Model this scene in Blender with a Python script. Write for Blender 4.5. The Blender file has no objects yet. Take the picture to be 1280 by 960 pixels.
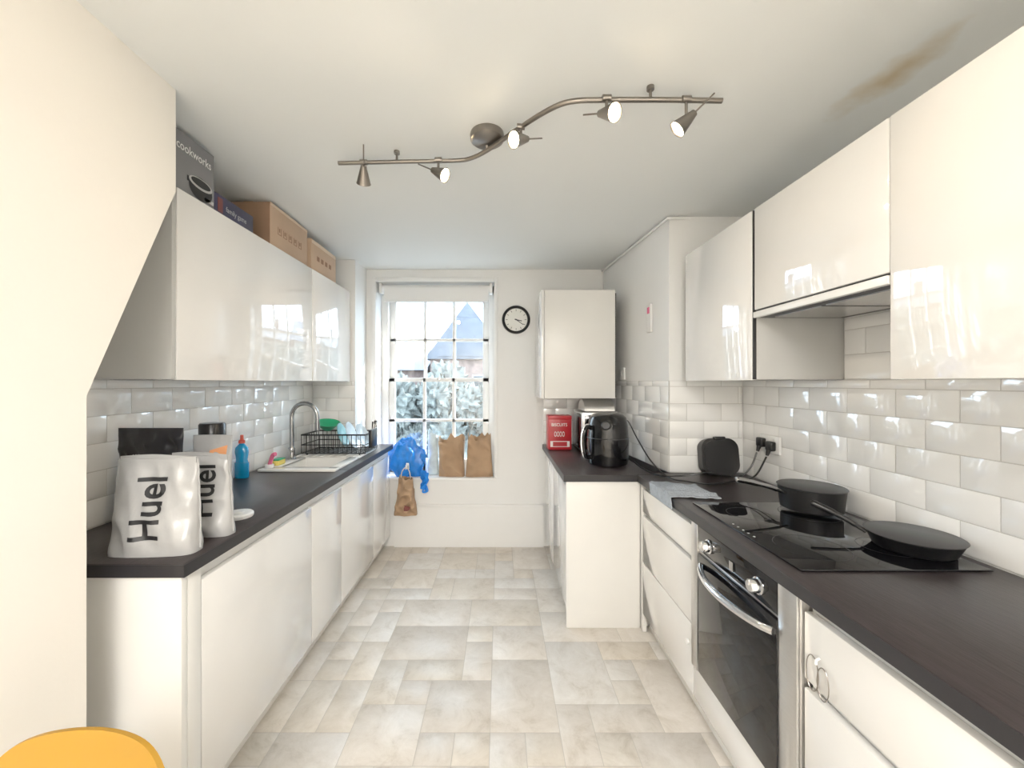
import bpy, bmesh, math, random
from mathutils import Vector, Matrix, noise
random.seed(4)
S=bpy.context.scene
# ------------------------------------------------------------------ materials
def mat(name,col,rough=0.5,metal=0.0,var=0.0,scale=8.0,bump=0.0,bscale=60.0,coat=0.0,stretch=None,emit=None,es=0.0,spec=0.5):
    m=bpy.data.materials.new(name); m.use_nodes=True
    nt=m.node_tree; p=nt.nodes['Principled BSDF']
    c=(col[0],col[1],col[2],1)
    p.inputs['Base Color'].default_value=c
    p.inputs['Roughness'].default_value=rough
    p.inputs['Metallic'].default_value=metal
    p.inputs['Coat Weight'].default_value=coat
    p.inputs['Coat Roughness'].default_value=0.03
    p.inputs['Specular IOR Level'].default_value=spec
    if emit:
        p.inputs['Emission Color'].default_value=(*emit,1); p.inputs['Emission Strength'].default_value=es
    tc=nt.nodes.new('ShaderNodeTexCoord'); mp=nt.nodes.new('ShaderNodeMapping')
    nt.links.new(tc.outputs['Object'],mp.inputs['Vector'])
    if stretch: mp.inputs['Scale'].default_value=stretch
    n=nt.nodes.new('ShaderNodeTexNoise'); n.inputs['Scale'].default_value=scale; n.inputs['Detail'].default_value=6
    nt.links.new(mp.outputs['Vector'],n.inputs['Vector'])
    r=nt.nodes.new('ShaderNodeMapRange'); v=max(var,0.01)
    r.inputs['From Min'].default_value=0.25;r.inputs['From Max'].default_value=0.75
    r.inputs['To Min'].default_value=1-v; r.inputs['To Max'].default_value=1+v
    nt.links.new(n.outputs['Fac'],r.inputs['Value'])
    mx=nt.nodes.new('ShaderNodeVectorMath'); mx.operation='SCALE'
    mx.inputs[0].default_value=col[:3]
    nt.links.new(r.outputs['Result'],mx.inputs['Scale'])
    nt.links.new(mx.outputs['Vector'],p.inputs['Base Color'])
    if bump>0:
        n2=nt.nodes.new('ShaderNodeTexNoise'); n2.inputs['Scale'].default_value=bscale; n2.inputs['Detail'].default_value=4
        nt.links.new(mp.outputs['Vector'],n2.inputs['Vector'])
        b=nt.nodes.new('ShaderNodeBump'); b.inputs['Strength'].default_value=bump; b.inputs['Distance'].default_value=0.01
        nt.links.new(n2.outputs['Fac'],b.inputs['Height']); nt.links.new(b.outputs['Normal'],p.inputs['Normal'])
    return m
M={}
M['wall']=mat('wall_paint',(0.83,0.83,0.82),0.6,var=0.015,scale=2,bump=0.05)
M['cream']=mat('cream_paint',(0.82,0.79,0.73),0.6,var=0.015,scale=2,bump=0.05)
M['trim']=mat('white_gloss_trim',(0.85,0.85,0.84),0.3,bump=0.03)
M['gloss']=mat('gloss_white_door',(0.83,0.82,0.80),0.04,coat=1.0,var=0.003,spec=0.8)
M['carc']=mat('white_melamine',(0.78,0.78,0.76),0.35)
M['pan']=mat('end_panel_white',(0.79,0.78,0.75),0.3)
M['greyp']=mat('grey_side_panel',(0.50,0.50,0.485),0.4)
M['work']=mat('dark_wood_worktop',(0.030,0.023,0.024),0.36,var=0.35,scale=14,stretch=(6,0.8,6),bump=0.08,bscale=30,spec=0.45)
M['workedge']=mat('worktop_edge',(0.014,0.013,0.016),0.4,var=0.2)
M['tile']=mat('white_metro_tile',(0.86,0.86,0.85),0.05,coat=0.8,var=0.01)
M['grout']=mat('grout',(0.56,0.55,0.53),0.9)
M['steel']=mat('brushed_steel',(0.62,0.61,0.60),0.28,metal=1,var=0.05,scale=40,stretch=(1,1,12))
M['tap']=mat('tap_steel',(0.36,0.36,0.36),0.22,metal=1)
M['chrome']=mat('chrome',(0.75,0.76,0.78),0.1,metal=1)
M['nickel']=mat('satin_nickel',(0.27,0.245,0.22),0.32,metal=1)
M['bglass']=mat('black_glass',(0.004,0.004,0.005),0.03,spec=0.42)
M['gblack']=mat('gloss_black_plastic',(0.004,0.004,0.005),0.14,spec=0.45)
M['bplast']=mat('black_plastic',(0.009,0.009,0.010),0.28,spec=.4)
M['bmatt']=mat('black_nonstick',(0.008,0.008,0.009),0.4,bump=0.05,bscale=200,spec=.35)
M['dgrey']=mat('dark_grey',(0.028,0.028,0.03),0.42)
M['white']=mat('white_plastic',(0.85,0.85,0.84),0.3)
M['ceram']=mat('white_ceramic_sink',(0.84,0.83,0.80),0.15,coat=0.3)
M['bagw']=mat('silver_white_foil_pouch',(0.40,0.40,0.40),0.30,var=0.06,scale=10,bump=0.4,bscale=11,coat=.15)
M['ink']=mat('black_print',(0.010,0.010,0.012),0.5)
M['blackbag']=mat('black_pouch',(0.010,0.010,0.014),0.3,bump=0.3,bscale=16)
M['paper']=mat('brown_paper',(0.40,0.26,0.155),0.8,var=0.15,scale=9,bump=0.6,bscale=14)
M['card']=mat('cardboard',(0.52,0.37,0.26),0.8,var=0.06,scale=6)
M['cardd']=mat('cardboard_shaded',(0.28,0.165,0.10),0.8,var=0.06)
M['tape']=mat('packing_tape',(0.66,0.52,0.38),0.3)
M['navy']=mat('navy_box_print',(0.03,0.03,0.075),0.4,var=0.3,scale=20)
M['maroon']=mat('maroon_print',(0.16,0.035,0.03),0.4)
M['greybox']=mat('grey_box_print',(0.20,0.20,0.21),0.45,var=0.05)
M['blue']=mat('blue_plastic_bag',(0.01,0.20,0.72),0.3,var=0.3,scale=12,bump=0.6,bscale=22)
M['cyan']=mat('white_bag_lining',(0.62,0.74,0.80),0.4,var=0.2,scale=12,bump=0.5,bscale=22)
M['soap']=mat('blue_dish_soap',(0.0,0.28,0.62),0.12,coat=0.5)
M['red']=mat('red_tin',(0.46,0.012,0.022),0.3,var=0.08)
M['redcap']=mat('red_cap',(0.6,0.08,0.05),0.35)
M['green']=mat('green_plastic',(0.02,0.38,0.18),0.35)
M['teal']=mat('teal_plate',(0.22,0.50,0.53),0.25)
M['plate']=mat('light_plate',(0.62,0.72,0.78),0.2)
M['yellow']=mat('mustard_plastic',(0.38,0.195,0.012),0.45)
M['gold']=mat('golden_label',(0.42,0.31,0.05),0.4,var=0.35,scale=30)
M['dkgreen']=mat('dark_green_label',(0.03,0.045,0.03),0.4,var=0.3,scale=30)
M['orange']=mat('orange_print',(0.78,0.33,0.14),0.45)
M['pink']=mat('pink_sponge',(0.75,0.15,0.28),0.8,bump=0.4)
M['sponge']=mat('yellow_sponge',(0.8,0.65,0.15),0.9,bump=0.5)
M['wood']=mat('beech_leg',(0.55,0.36,0.2),0.45,var=0.1,scale=12,stretch=(6,6,1))
M['towel']=mat('grey_blue_towel',(0.38,0.42,0.47),0.95,var=0.15,scale=60,bump=0.8,bscale=160)
M['bulb']=mat('warm_bulb',(1,0.9,0.7),0.5,emit=(1,0.78,0.48),es=22)
M['fillpanel']=mat('fill_diffuser',(1,1,1),0.5,emit=(1,0.90,0.76),es=3)  # glowing face of the added fill panels, no known fixture
M['brick']=mat('pale_brick',(0.150,0.105,0.095),0.9,var=0.45,scale=6)
M['slate']=mat('slate_roof',(0.075,0.085,0.105),0.7,var=0.25,scale=5)
M['hedge']=mat('hedge_leaves',(0.115,0.125,0.115),0.9,var=0.8,scale=5)
M['asphalt']=mat('asphalt',(0.12,0.12,0.12),0.9,var=0.1)
M['extw']=mat('exterior_white_paint',(0.26,0.26,0.27),0.5)
M['dkwin']=mat('dark_pane',(0.04,0.05,0.06),0.1)
M['face']=mat('clock_face',(0.80,0.80,0.75),0.5)
M['twine']=mat('thin_string',(0.62,0.57,0.5),0.6)
g=bpy.data.materials.new('window_glass'); g.use_nodes=True; nt=g.node_tree; nt.nodes.clear()
o=nt.nodes.new('ShaderNodeOutputMaterial');mx=nt.nodes.new('ShaderNodeMixShader');t=nt.nodes.new('ShaderNodeBsdfTransparent');gl=nt.nodes.new('ShaderNodeBsdfGlossy')
gl.inputs['Roughness'].default_value=0.02; mx.inputs[0].default_value=0.06; t.inputs['Color'].default_value=(0.97,0.99,1,1)
nt.links.new(t.outputs[0],mx.inputs[1]);nt.links.new(gl.outputs[0],mx.inputs[2]);nt.links.new(mx.outputs[0],o.inputs[0]); M['glass']=g
def ceiling_mat():
    m=mat('ceiling_paint',(0.80,0.82,0.81),0.7); nt=m.node_tree;p=nt.nodes['Principled BSDF']
    geo=nt.nodes.new('ShaderNodeNewGeometry')
    mp=nt.nodes.new('ShaderNodeMapping'); mp.vector_type='POINT'
    mp.inputs['Location'].default_value=(-1.235/0.075,-1.27/0.22,0); mp.inputs['Scale'].default_value=(1/0.075,1/0.22,0)
    nt.links.new(geo.outputs['Position'],mp.inputs['Vector'])
    nz=nt.nodes.new('ShaderNodeTexNoise'); nz.inputs['Scale'].default_value=9; nz.inputs['Detail'].default_value=5
    nt.links.new(geo.outputs['Position'],nz.inputs['Vector'])
    ln=nt.nodes.new('ShaderNodeVectorMath'); ln.operation='LENGTH'; nt.links.new(mp.outputs[0],ln.inputs[0])
    ad=nt.nodes.new('ShaderNodeMath'); ad.operation='ADD'; nt.links.new(ln.outputs['Value'],ad.inputs[0])
    ms=nt.nodes.new('ShaderNodeMath'); ms.operation='MULTIPLY_ADD'; ms.inputs[1].default_value=1.6; ms.inputs[2].default_value=-0.8
    nt.links.new(nz.outputs['Fac'],ms.inputs[0]); nt.links.new(ms.outputs[0],ad.inputs[1])
    cr=nt.nodes.new('ShaderNodeValToRGB'); cr.color_ramp.elements[0].position=0.0; cr.color_ramp.elements[1].position=1.0
    cr.color_ramp.elements[0].color=(0.60,0.50,0.34,1); cr.color_ramp.elements[1].color=(0.80,0.82,0.81,1)
    nt.links.new(ad.outputs[0],cr.inputs[0])
    for l in list(p.inputs['Base Color'].links): nt.links.remove(l)
    nt.links.new(cr.outputs[0],p.inputs['Base Color']); return m
M['ceil']=ceiling_mat()
def floor_mat():
    m=mat('stone_vinyl',(0.6,0.58,0.54),0.36,bump=0.12,bscale=25); nt=m.node_tree;p=nt.nodes['Principled BSDF']
    at=nt.nodes.new('ShaderNodeAttribute'); at.attribute_name='tint'
    tc=nt.nodes.new('ShaderNodeTexCoord')
    n=nt.nodes.new('ShaderNodeTexNoise'); n.inputs['Scale'].default_value=8;n.inputs['Detail'].default_value=10;n.inputs['Roughness'].default_value=0.75
    n.inputs['Distortion'].default_value=0.5
    nt.links.new(tc.outputs['Object'],n.inputs['Vector'])
    cr=nt.nodes.new('ShaderNodeValToRGB'); e=cr.color_ramp.elements
    e[0].position=0.32; e[0].color=(0.74,0.70,0.64,1); e[1].position=0.68; e[1].color=(1.08,1.08,1.08,1)
    k=e.new(0.46); k.color=(0.93,0.91,0.88,1)
    nt.links.new(n.outputs['Fac'],cr.inputs[0])
    mx=nt.nodes.new('ShaderNodeVectorMath'); mx.operation='MULTIPLY'
    nt.links.new(at.outputs['Color'],mx.inputs[0]); nt.links.new(cr.outputs[0],mx.inputs[1])
    for l in list(p.inputs['Base Color'].links): nt.links.remove(l)
    nt.links.new(mx.outputs['Vector'],p.inputs['Base Color']); return m
M['floor']=floor_mat()
M['fgrout']=mat('floor_grout',(0.50,0.46,0.41),0.8)
# ------------------------------------------------------------------ builder
class B:
    def __init__(s,name): s.name=name;s.v=[];s.f=[];s.mi=[];s.sm=[];s.mats=[];s.X=Matrix.Identity(4)
    def add(s,vs,fs,m,smooth=False):
        if m not in s.mats: s.mats.append(m)
        k=len(s.v); i=s.mats.index(m)
        s.v+=[s.X@Vector(v) for v in vs]
        for f in fs: s.f.append([a+k for a in f]); s.mi.append(i); s.sm.append(smooth)
    def box(s,x0,x1,y0,y1,z0,z1,m,bev=0.0,seg=2):
        bm=bmesh.new(); bmesh.ops.create_cube(bm,size=1)
        for v in bm.verts: v.co=Vector(((x0+x1)/2+v.co.x*(x1-x0),(y0+y1)/2+v.co.y*(y1-y0),(z0+z1)/2+v.co.z*(z1-z0)))
        if bev>0: bmesh.ops.bevel(bm,geom=list(bm.edges),offset=bev,segments=seg,profile=0.5,affect='EDGES')
        bm.verts.index_update(); bm.normal_update()
        s.add([v.co.copy() for v in bm.verts],[[v.index for v in f.verts] for f in bm.faces],m,False); bm.free()
    def lathe(s,prof,c,m,axis=(0,0,1),seg=32,sx=1,sy=1):
        q=Vector((0,0,1)).rotation_difference(Vector(axis).normalized()).to_matrix().to_4x4(); T=Matrix.Translation(c)@q
        vs=[];fs=[]
        for r,z in prof:
            for i in range(seg):
                a=2*math.pi*i/seg; vs.append(T@Vector((r*sx*math.cos(a),r*sy*math.sin(a),z)))
        for j in range(len(prof)-1):
            for i in range(seg):
                a=j*seg+i;b=j*seg+(i+1)%seg; fs.append([a,b,b+seg,a+seg])
        if prof[0][0]>1e-5: fs.append(list(range(seg))[::-1])
        if prof[-1][0]>1e-5: fs.append([(len(prof)-1)*seg+i for i in range(seg)])
        s.add(vs,fs,m,True)
    def tube(s,pts,r,m,seg=8,smooth=0):
        pts=[Vector(p) for p in pts]
        if smooth: pts=cat(pts,smooth)
        n=len(pts); rs=r if isinstance(r,list) else [r]*n
        if len(rs)!=n: rs=[rs[min(len(rs)-1,int(i*len(rs)/n))] for i in range(n)]
        vs=[];fs=[]; t0=(pts[1]-pts[0]).normalized(); u=t0.orthogonal().normalized()
        for i,p in enumerate(pts):
            t=(pts[min(i+1,n-1)]-pts[max(i-1,0)]).normalized()
            u=(u-t*u.dot(t)); u=u.normalized() if u.length>1e-6 else t.orthogonal().normalized()
            w=t.cross(u)
            for k in range(seg):
                a=2*math.pi*k/seg; vs.append(p+(u*math.cos(a)+w*math.sin(a))*rs[i])
        for i in range(n-1):
            for k in range(seg):
                a=i*seg+k;b=i*seg+(k+1)%seg; fs.append([a,b,b+seg,a+seg])
        fs.append(list(range(seg))[::-1]); fs.append([(n-1)*seg+k for k in range(seg)])
        s.add(vs,fs,m,True)
    def grid(s,fn,nu,nv,m,thick=0.0):
        vs=[Vector(fn(i/nu,j/nv)) for j in range(nv+1) for i in range(nu+1)]
        fs=[[j*(nu+1)+i,j*(nu+1)+i+1,(j+1)*(nu+1)+i+1,(j+1)*(nu+1)+i] for j in range(nv) for i in range(nu)]
        if thick:
            bm=bmesh.new(); bv=[bm.verts.new(v) for v in vs]
            for f in fs: bm.faces.new([bv[k] for k in f])
            bm.normal_update(); bmesh.ops.solidify(bm,geom=list(bm.faces),thickness=thick)
            bm.verts.index_update()
            vs=[v.co.copy() for v in bm.verts]; fs=[[v.index for v in f.verts] for f in bm.faces]; bm.free()
        s.add(vs,fs,m,True)
    def prism(s,poly,ax,a0,a1,m):
        def mk(p,a):
            return {'x':(a,p[0],p[1]),'y':(p[0],a,p[1]),'z':(p[0],p[1],a)}[ax]
        n=len(poly); vs=[mk(p,a0) for p in poly]+[mk(p,a1) for p in poly]
        fs=[list(range(n))[::-1],list(range(n,2*n))]+[[i,(i+1)%n,n+(i+1)%n,n+i] for i in range(n)]
        s.add(vs,fs,m,False)
    def text(s,txt,org,xd,yd,w,h,m,off=0.004,proj=None):
        cu=bpy.data.curves.new('t','FONT'); cu.body=txt; cu.offset=off; cu.resolution_u=4
        ob=bpy.data.objects.new('t',cu); S.collection.objects.link(ob); bpy.context.view_layer.update()
        me=bpy.data.meshes.new_from_object(ob.evaluated_get(bpy.context.evaluated_depsgraph_get()))
        xs=[v.co.x for v in me.vertices]; ys=[v.co.y for v in me.vertices]
        x0,x1,y0,y1=min(xs),max(xs),min(ys),max(ys); xd=Vector(xd);yd=Vector(yd);org=Vector(org)
        vs=[org+xd*((v.co.x-x0)/(x1-x0)*w)+yd*((v.co.y-y0)/(y1-y0)*h) for v in me.vertices]
        fs=[list(p.vertices) for p in me.polygons]
        if proj:
            bm=bmesh.new(); bv=[bm.verts.new(v) for v in vs]
            for f in fs:
                try: bm.faces.new([bv[k] for k in f])
                except ValueError: pass
            for _ in range(3):
                es=[e for e in bm.edges if e.calc_length()>.012]
                if not es: break
                bmesh.ops.subdivide_edges(bm,edges=es,cuts=1); bmesh.ops.triangulate(bm,faces=list(bm.faces))
            bm.verts.index_update(); vs=[proj(v.co.copy()) for v in bm.verts]; fs=[[v.index for v in f.verts] for f in bm.faces]; bm.free()
        s.add(vs,fs,m,False)
        bpy.data.objects.remove(ob); bpy.data.meshes.remove(me); bpy.data.curves.remove(cu)
    def done(s,recalc=True):
        c=Vector((sum(v.x for v in s.v)/len(s.v),sum(v.y for v in s.v)/len(s.v),min(v.z for v in s.v)))
        me=bpy.data.meshes.new(s.name); me.from_pydata([v-c for v in s.v],[],s.f)
        for m in s.mats: me.materials.append(M[m])
        me.polygons.foreach_set('material_index',s.mi); me.polygons.foreach_set('use_smooth',s.sm)
        if recalc:
            bm=bmesh.new(); bm.from_mesh(me); bmesh.ops.recalc_face_normals(bm,faces=bm.faces); bm.to_mesh(me); bm.free()
        me.update()
        try: me.set_sharp_from_angle(angle=math.radians(40))
        except Exception: pass
        ob=bpy.data.objects.new(s.name,me); ob.location=c; S.collection.objects.link(ob); return ob
def cat(p,k):
    out=[]; n=len(p)
    for i in range(n-1):
        a,b,c,d=p[max(i-1,0)],p[i],p[i+1],p[min(i+2,n-1)]
        for j in range(k):
            t=j/k; out.append(0.5*((2*b)+(c-a)*t+(2*a-5*b+4*c-d)*t*t+(3*b-a-3*c+d)*t**3))
    out.append(p[-1]); return out
CH=2.365; LW=-1.48; RW=1.42; BW=3.42; REAR=-2.6; PY=2.33; PX0=.985; PX1=.885
# ------------------------------------------------------------------ room shell
b=B('floor'); b.box(LW-.1,RW+.1,REAR,BW+.02,-0.08,-0.0015,'fgrout')
cell=0.14; nx=int(3.2/cell)+1; ny=int((BW-REAR)/cell)+1
occ=[[False]*ny for _ in range(nx)]; tints=[]
base_faces=len(b.f)
for j in range(ny):
    for i in range(nx):
        if occ[i][j]: continue
        for w,h in random.sample([(1,2),(2,1),(2,2),(2,2),(3,2),(2,3),(1,1)],7)+[(1,1)]:
            if i+w>nx or j+h>ny or any(occ[a][c] for a in range(i,i+w) for c in range(j,j+h)): continue
            for a in range(i,i+w):
                for c in range(j,j+h): occ[a][c]=True
            g0=0.0014; x0=LW-.1+i*cell+g0; x1=LW-.1+(i+w)*cell-g0; y0=REAR+j*cell+g0; y1=REAR+(j+h)*cell-g0
            x1=min(x1,RW+.1); y1=min(y1,BW+.02)
            if x1<=x0 or y1<=y0: break
            k=0.003
            vs=[(x0,y0,-.0015),(x1,y0,-.0015),(x1,y1,-.0015),(x0,y1,-.0015),(x0+k,y0+k,0),(x1-k,y0+k,0),(x1-k,y1-k,0),(x0+k,y1-k,0)]
            b.add(vs,[[4,5,6,7],[0,1,5,4],[1,2,6,5],[2,3,7,6],[3,0,4,7]],'floor')
            l=random.uniform(0.95,1.05); t=random.choice([(0.68,0.63,0.56),(0.66,0.62,0.57),(0.70,0.66,0.61),(0.65,0.61,0.55),(0.69,0.67,0.64)])
            tints+= [(t[0]*l,t[1]*l,t[2]*l,1)]*5
            break
fl=b.done(recalc=False)
at=fl.data.attributes.new('tint','FLOAT_COLOR','FACE')
for i in range(len(fl.data.polygons)):
    at.data[i].color=tints[i-base_faces] if i>=base_faces else (0.5,0.5,0.5,1)
b=B('ceiling'); b.box(LW-.2,RW+.2,REAR-.1,BW+.3,CH,CH+.1,'ceil'); b.done()
b=B('wall_left'); b.box(LW-.12,LW,REAR,BW+.3,0,CH,'wall'); b.done()
b=B('wall_right'); b.box(RW,RW+.12,REAR,BW+.3,0,CH,'wall'); b.done()
b=B('wall_rear'); b.box(LW-.12,RW+.12,REAR-.12,REAR,0,CH,'cream'); b.done()
WX0,WX1,WZ0,WZ1=-1.06,-0.05,0.586,2.26
b=B('wall_back')
b.box(LW,WX0,BW,BW+.3,0,CH,'wall'); b.box(WX1,RW,BW,BW+.3,0,CH,'wall')
b.box(WX0,WX1,BW,BW+.3,0,WZ0-.02,'wall'); b.box(WX0,WX1,BW,BW+.3,WZ1,CH,'wall'); b.done()
b=B('wall_partition')
b.prism([(REAR,0),(1.035,0),(1.035,1.365),(1.32,2.03),(1.32,CH),(REAR,CH)],'x',LW,-1.07,'cream'); b.done()
b=B('wall_pier_left'); b.box(LW,-1.14,3.15,BW,0.876,CH,'wall'); b.done()
b=B('wall_pier_right'); b.prism([(PX0,PY),(RW,PY),(RW,BW),(PX1,BW)],'z',0.876,CH,'wall'); b.done()
b=B('baseboard_back'); b.box(-0.90,0.37,BW-.022,BW,0,0.34,'trim'); b.box(-0.90,0.37,BW-.03,BW,0.34,0.362,'trim',0.005); b.done()
b=B('windowsill_trim'); b.box(WX0,WX1+.02,BW-.02,BW+.24,WZ0-.02,WZ0,'trim',0.004); b.done()
b=B('trim_pipe'); b.tube([(PX1-.015,BW-.01,2.10),(PX1-.015,BW-.015,CH-.02),(PX0-.012,PY-.014,CH-.014),(RW-.32,PY-.014,CH-.014)],0.008,'trim',8); b.done()
# ---- window
b=B('window_1')
fy0,fy1=3.58,3.66
b.box(WX0,-1.0,fy0,fy1+.06,WZ0,WZ1,'trim',.003); b.box(-0.10,WX1,fy0,fy1+.06,WZ0,WZ1,'trim',.003)
b.box(WX0,WX1,fy0,fy1+.06,2.19,WZ1,'trim',.003)
def sash(x0,x1,y0,z0,z1,br,tr):
    y1=y0+.035
    b.box(x0,x0+.055,y0,y1,z0,z1,'trim',.003); b.box(x1-.055,x1,y0,y1,z0,z1,'trim',.003)
    b.box(x0,x1,y0,y1,z0,z0+br,'trim',.003); b.box(x0,x1,y0,y1,z1-tr,z1,'trim',.003)
    for i in (1,2):
        xc=x0+.055+(x1-x0-.11)*i/3; b.box(xc-.013,xc+.013,y0,y1,z0,z1,'trim',.002)
    zc=(z0+br+z1-tr)/2; b.box(x0,x1,y0,y1,zc-.013,zc+.013,'trim',.002)
    b.box(x0+.05,x1-.05,y0+.014,y0+.018,z0+br-.005,z1-tr+.005,'glass')
sash(-1.0,-.10,3.60,WZ0+.004,1.44,.12,.035)
sash(-1.0,-.10,3.64,1.405,2.19,.035,.06)
b.lathe([(0,0),(.008,0),(.008,.01),(.014,.016),(.014,.024),(0,.026)],(-.55,3.60,1.43),'steel',(0,-1,0),16)
b.box(WX0-.035,WX0,BW-.012,BW-.0005,WZ0,WZ1+.035,'trim',.003); b.box(WX1,WX1+.03,BW-.012,BW-.0005,WZ0,WZ1+.035,'trim',.003)
b.box(WX0,WX1,BW-.012,BW-.0005,WZ1,WZ1+.035,'trim',.003)
b.done()
b=B('roller_blind'); b.lathe([(.035,0),(.035,.93)],(-1.02,3.49,2.215),'white',(1,0,0),24)
b.box(-1.0,-.10,3.452,3.456,2.11,2.215,'white'); b.box(-1.0,-.10,3.446,3.462,2.095,2.112,'white',.004)
b.box(-1.045,-1.02,3.45,3.53,2.17,2.26,'white',.003); b.box(-.09,-.065,3.45,3.53,2.17,2.26,'white',.003); b.done()
# ---- metro tiles
def tiles(name,P,u,n,L,z0,z1,shift=0.0,tw=.2,th=.1):
    b=B(name); P=Vector(P);u=Vector(u).normalized();n=Vector(n).normalized();Z=Vector((0,0,1))
    def pt(a,z,d): return P+u*a+Z*z+n*d
    b.add([pt(0,z0,0.0005),pt(L,z0,.0005),pt(L,z1,.0005),pt(0,z1,.0005),pt(0,z0,.004),pt(L,z0,.004),pt(L,z1,.004),pt(0,z1,.004)],[[0,1,2,3],[4,5,6,7],[0,1,5,4],[1,2,6,5],[2,3,7,6],[3,0,4,7]],'grout')
    g=.0016; k=.011; r=0; z=z0
    while z<z1-.01:
        zt=min(z+th,z1); a=-(tw/2 if r%2 else 0)-shift
        while a<L:
            A=max(a,0)+g; C=min(a+tw,L)-g; z_0=z+g; z_1=zt-g
            if C-A>.012:
                kk=min(k,(C-A)/3,(z_1-z_0)/3)
                vs=[pt(A,z_0,.004),pt(C,z_0,.004),pt(C,z_1,.004),pt(A,z_1,.004),pt(A,z_0,.0055),pt(C,z_0,.0055),pt(C,z_1,.0055),pt(A,z_1,.0055),
                    pt(A+kk,z_0+kk,.0088),pt(C-kk,z_0+kk,.0088),pt(C-kk,z_1-kk,.0088),pt(A+kk,z_1-kk,.0088)]
                fs=[[8,9,10,11]]
                for q in (0,4): fs+=[[q+i,q+(i+1)%4,q+4+(i+1)%4,q+4+i] for i in range(4)]
                b.add(vs,fs,'tile')
            a+=tw
        z+=th; r+=1
    return b.done()
CT=0.875
tiles('wall_tiles_left',(LW,1.05,0),(0,1,0),(1,0,0),2.10,CT+.001,1.41,.05)
tiles('wall_tiles_pier_left',(LW+.011,3.15,0),(1,0,0),(0,-1,0),.325,CT+.001,1.41)
tiles('wall_tiles_right',(RW,-.5,0),(0,1,0),(-1,0,0),PY+.5,CT+.001,1.41,.07)
tiles('wall_tiles_hood',(RW,1.068,0),(0,1,0),(-1,0,0),.575,1.412,1.66,.02)
tiles('wall_tiles_pier_front',(PX0,PY,0),(1,0,0),(0,-1,0),RW-.011-PX0,CT+.001,1.41)
L_=math.hypot(PX0-PX1,BW-PY)
tiles('wall_tiles_pier_side',(PX0,PY,0),(PX1-PX0,BW-PY,0),(-(BW-PY),PX1-PX0,0),L_-.012,CT+.001,1.41,.1)
tiles('wall_tiles_back',(.37,BW,0),(1,0,0),(0,-1,0),.50,CT+.001,1.275,.1)
# ------------------------------------------------------------------ left base run
b=B('kitchen_base_cabinet')
b.box(LW+.012,-.955,1.19,3.41,.1,.70,'carc'); b.box(LW+.012,-.955,1.19,2.40,.70,.834,'carc'); b.box(LW+.012,-.955,2.77,3.41,.70,.834,'carc'); b.box(-1.01,-.955,2.40,2.77,.70,.834,'carc')
b.box(LW+.012,-.99,1.19,3.41,.0,.1,'pan')
b.box(LW+.012,-.93,1.168,1.19,0,.834,'pan',.002)
b.box(-.956,-.93,1.192,1.245,.0,.834,'pan',.002)
for y0,y1 in ((1.249,1.978),(1.982,2.348),(2.352,2.938),(2.942,3.385)):
    b.box(-.953,-.93,y0,y1,.105,.785,'gloss',.003)
b.box(-.955,-.953,1.25,3.385,.785,.834,'carc')
b.done()
SX0,SX1,SY0,SY1=-1.42,-.965,2.34,3.12
BX0,BX1,BY0,BY1=-1.33,-1.03,2.42,2.74
b=B('kitchen_worktop'); z0,z1=.836,CT
b.box(LW+.012,-.912,1.155,BY0-.02,z0,z1,'work',.003); b.box(LW+.012,BX0-.02,BY0-.02,BY1+.02,z0,z1,'work')
b.box(BX1+.02,-.912,BY0-.02,BY1+.02,z0,z1,'work'); b.box(LW+.012,-.912,BY1+.02,3.405,z0,z1,'work')
b.box(-.9125,-.9105,1.155,3.405,z0,z1-.002,'workedge'); b.box(LW+.012,-.9105,1.1535,1.1555,z0,z1-.002,'workedge'); b.done()
b=B('kitchen_sink'); zt=CT+.001
b.box(SX0,SX1,SY0,BY0,zt,zt+.014,'ceram',.004); b.box(SX0,BX0,BY0-.004,BY1+.004,zt,zt+.014,'ceram',.004); b.box(BX1,SX1,BY0-.004,BY1+.004,zt,zt+.014,'ceram',.004)
b.box(SX0,SX1,BY1,SY1,zt,zt+.009,'ceram',.004)
b.box(SX0,SX1,SY1-.02,SY1,zt,zt+.014,'ceram',.004); b.box(SX1-.02,SX1,BY1,SY1,zt,zt+.014,'ceram',.004); b.box(SX0,SX0+.02,BY1,SY1,zt,zt+.014,'ceram',.004)
for i in range(7): b.box(-1.36+i*.055,-1.345+i*.055,BY1+.03,SY1-.04,zt+.008,zt+.013,'ceram',.002)
zb=CT-.16
b.box(BX0-.008,BX0,BY0-.008,BY1+.008,zb,zt+.01,'ceram'); b.box(BX1,BX1+.008,BY0-.008,BY1+.008,zb,zt+.01,'ceram')
b.box(BX0,BX1,BY0-.008,BY0,zb,zt+.01,'ceram'); b.box(BX0,BX1,BY1,BY1+.008,zb,zt+.01,'ceram'); b.box(BX0-.008,BX1+.008,BY0-.008,BY1+.008,zb-.008,zb,'ceram')
b.lathe([(0,0),(.04,0),(.04,.004),(.03,.005),(0,.003)],(-1.18,2.58,zb),'steel',seg=24)
b.box(-1.02,-.975,2.38,2.395,zt+.0135,zt+.0145,'bplast'); b.done()
b=B('kitchen_tap'); tx,ty,tz=-1.385,2.66,CT+.0155
b.lathe([(.028,0),(.028,.006),(.022,.012),(.02,.07),(.013,.085)],(tx,ty,tz),'tap',seg=24)
pts=[(tx,ty,tz+.07),(tx,ty,tz+.2),(tx,ty,tz+.28)]
for i in range(0,13):
    a=math.pi*i/12; pts.append((tx+.085-.085*math.cos(a),ty-.0,tz+.285+.085*math.sin(a)))
pts.append((tx+.17,ty,tz+.235)); b.tube(pts,.014,'tap',14)
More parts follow.
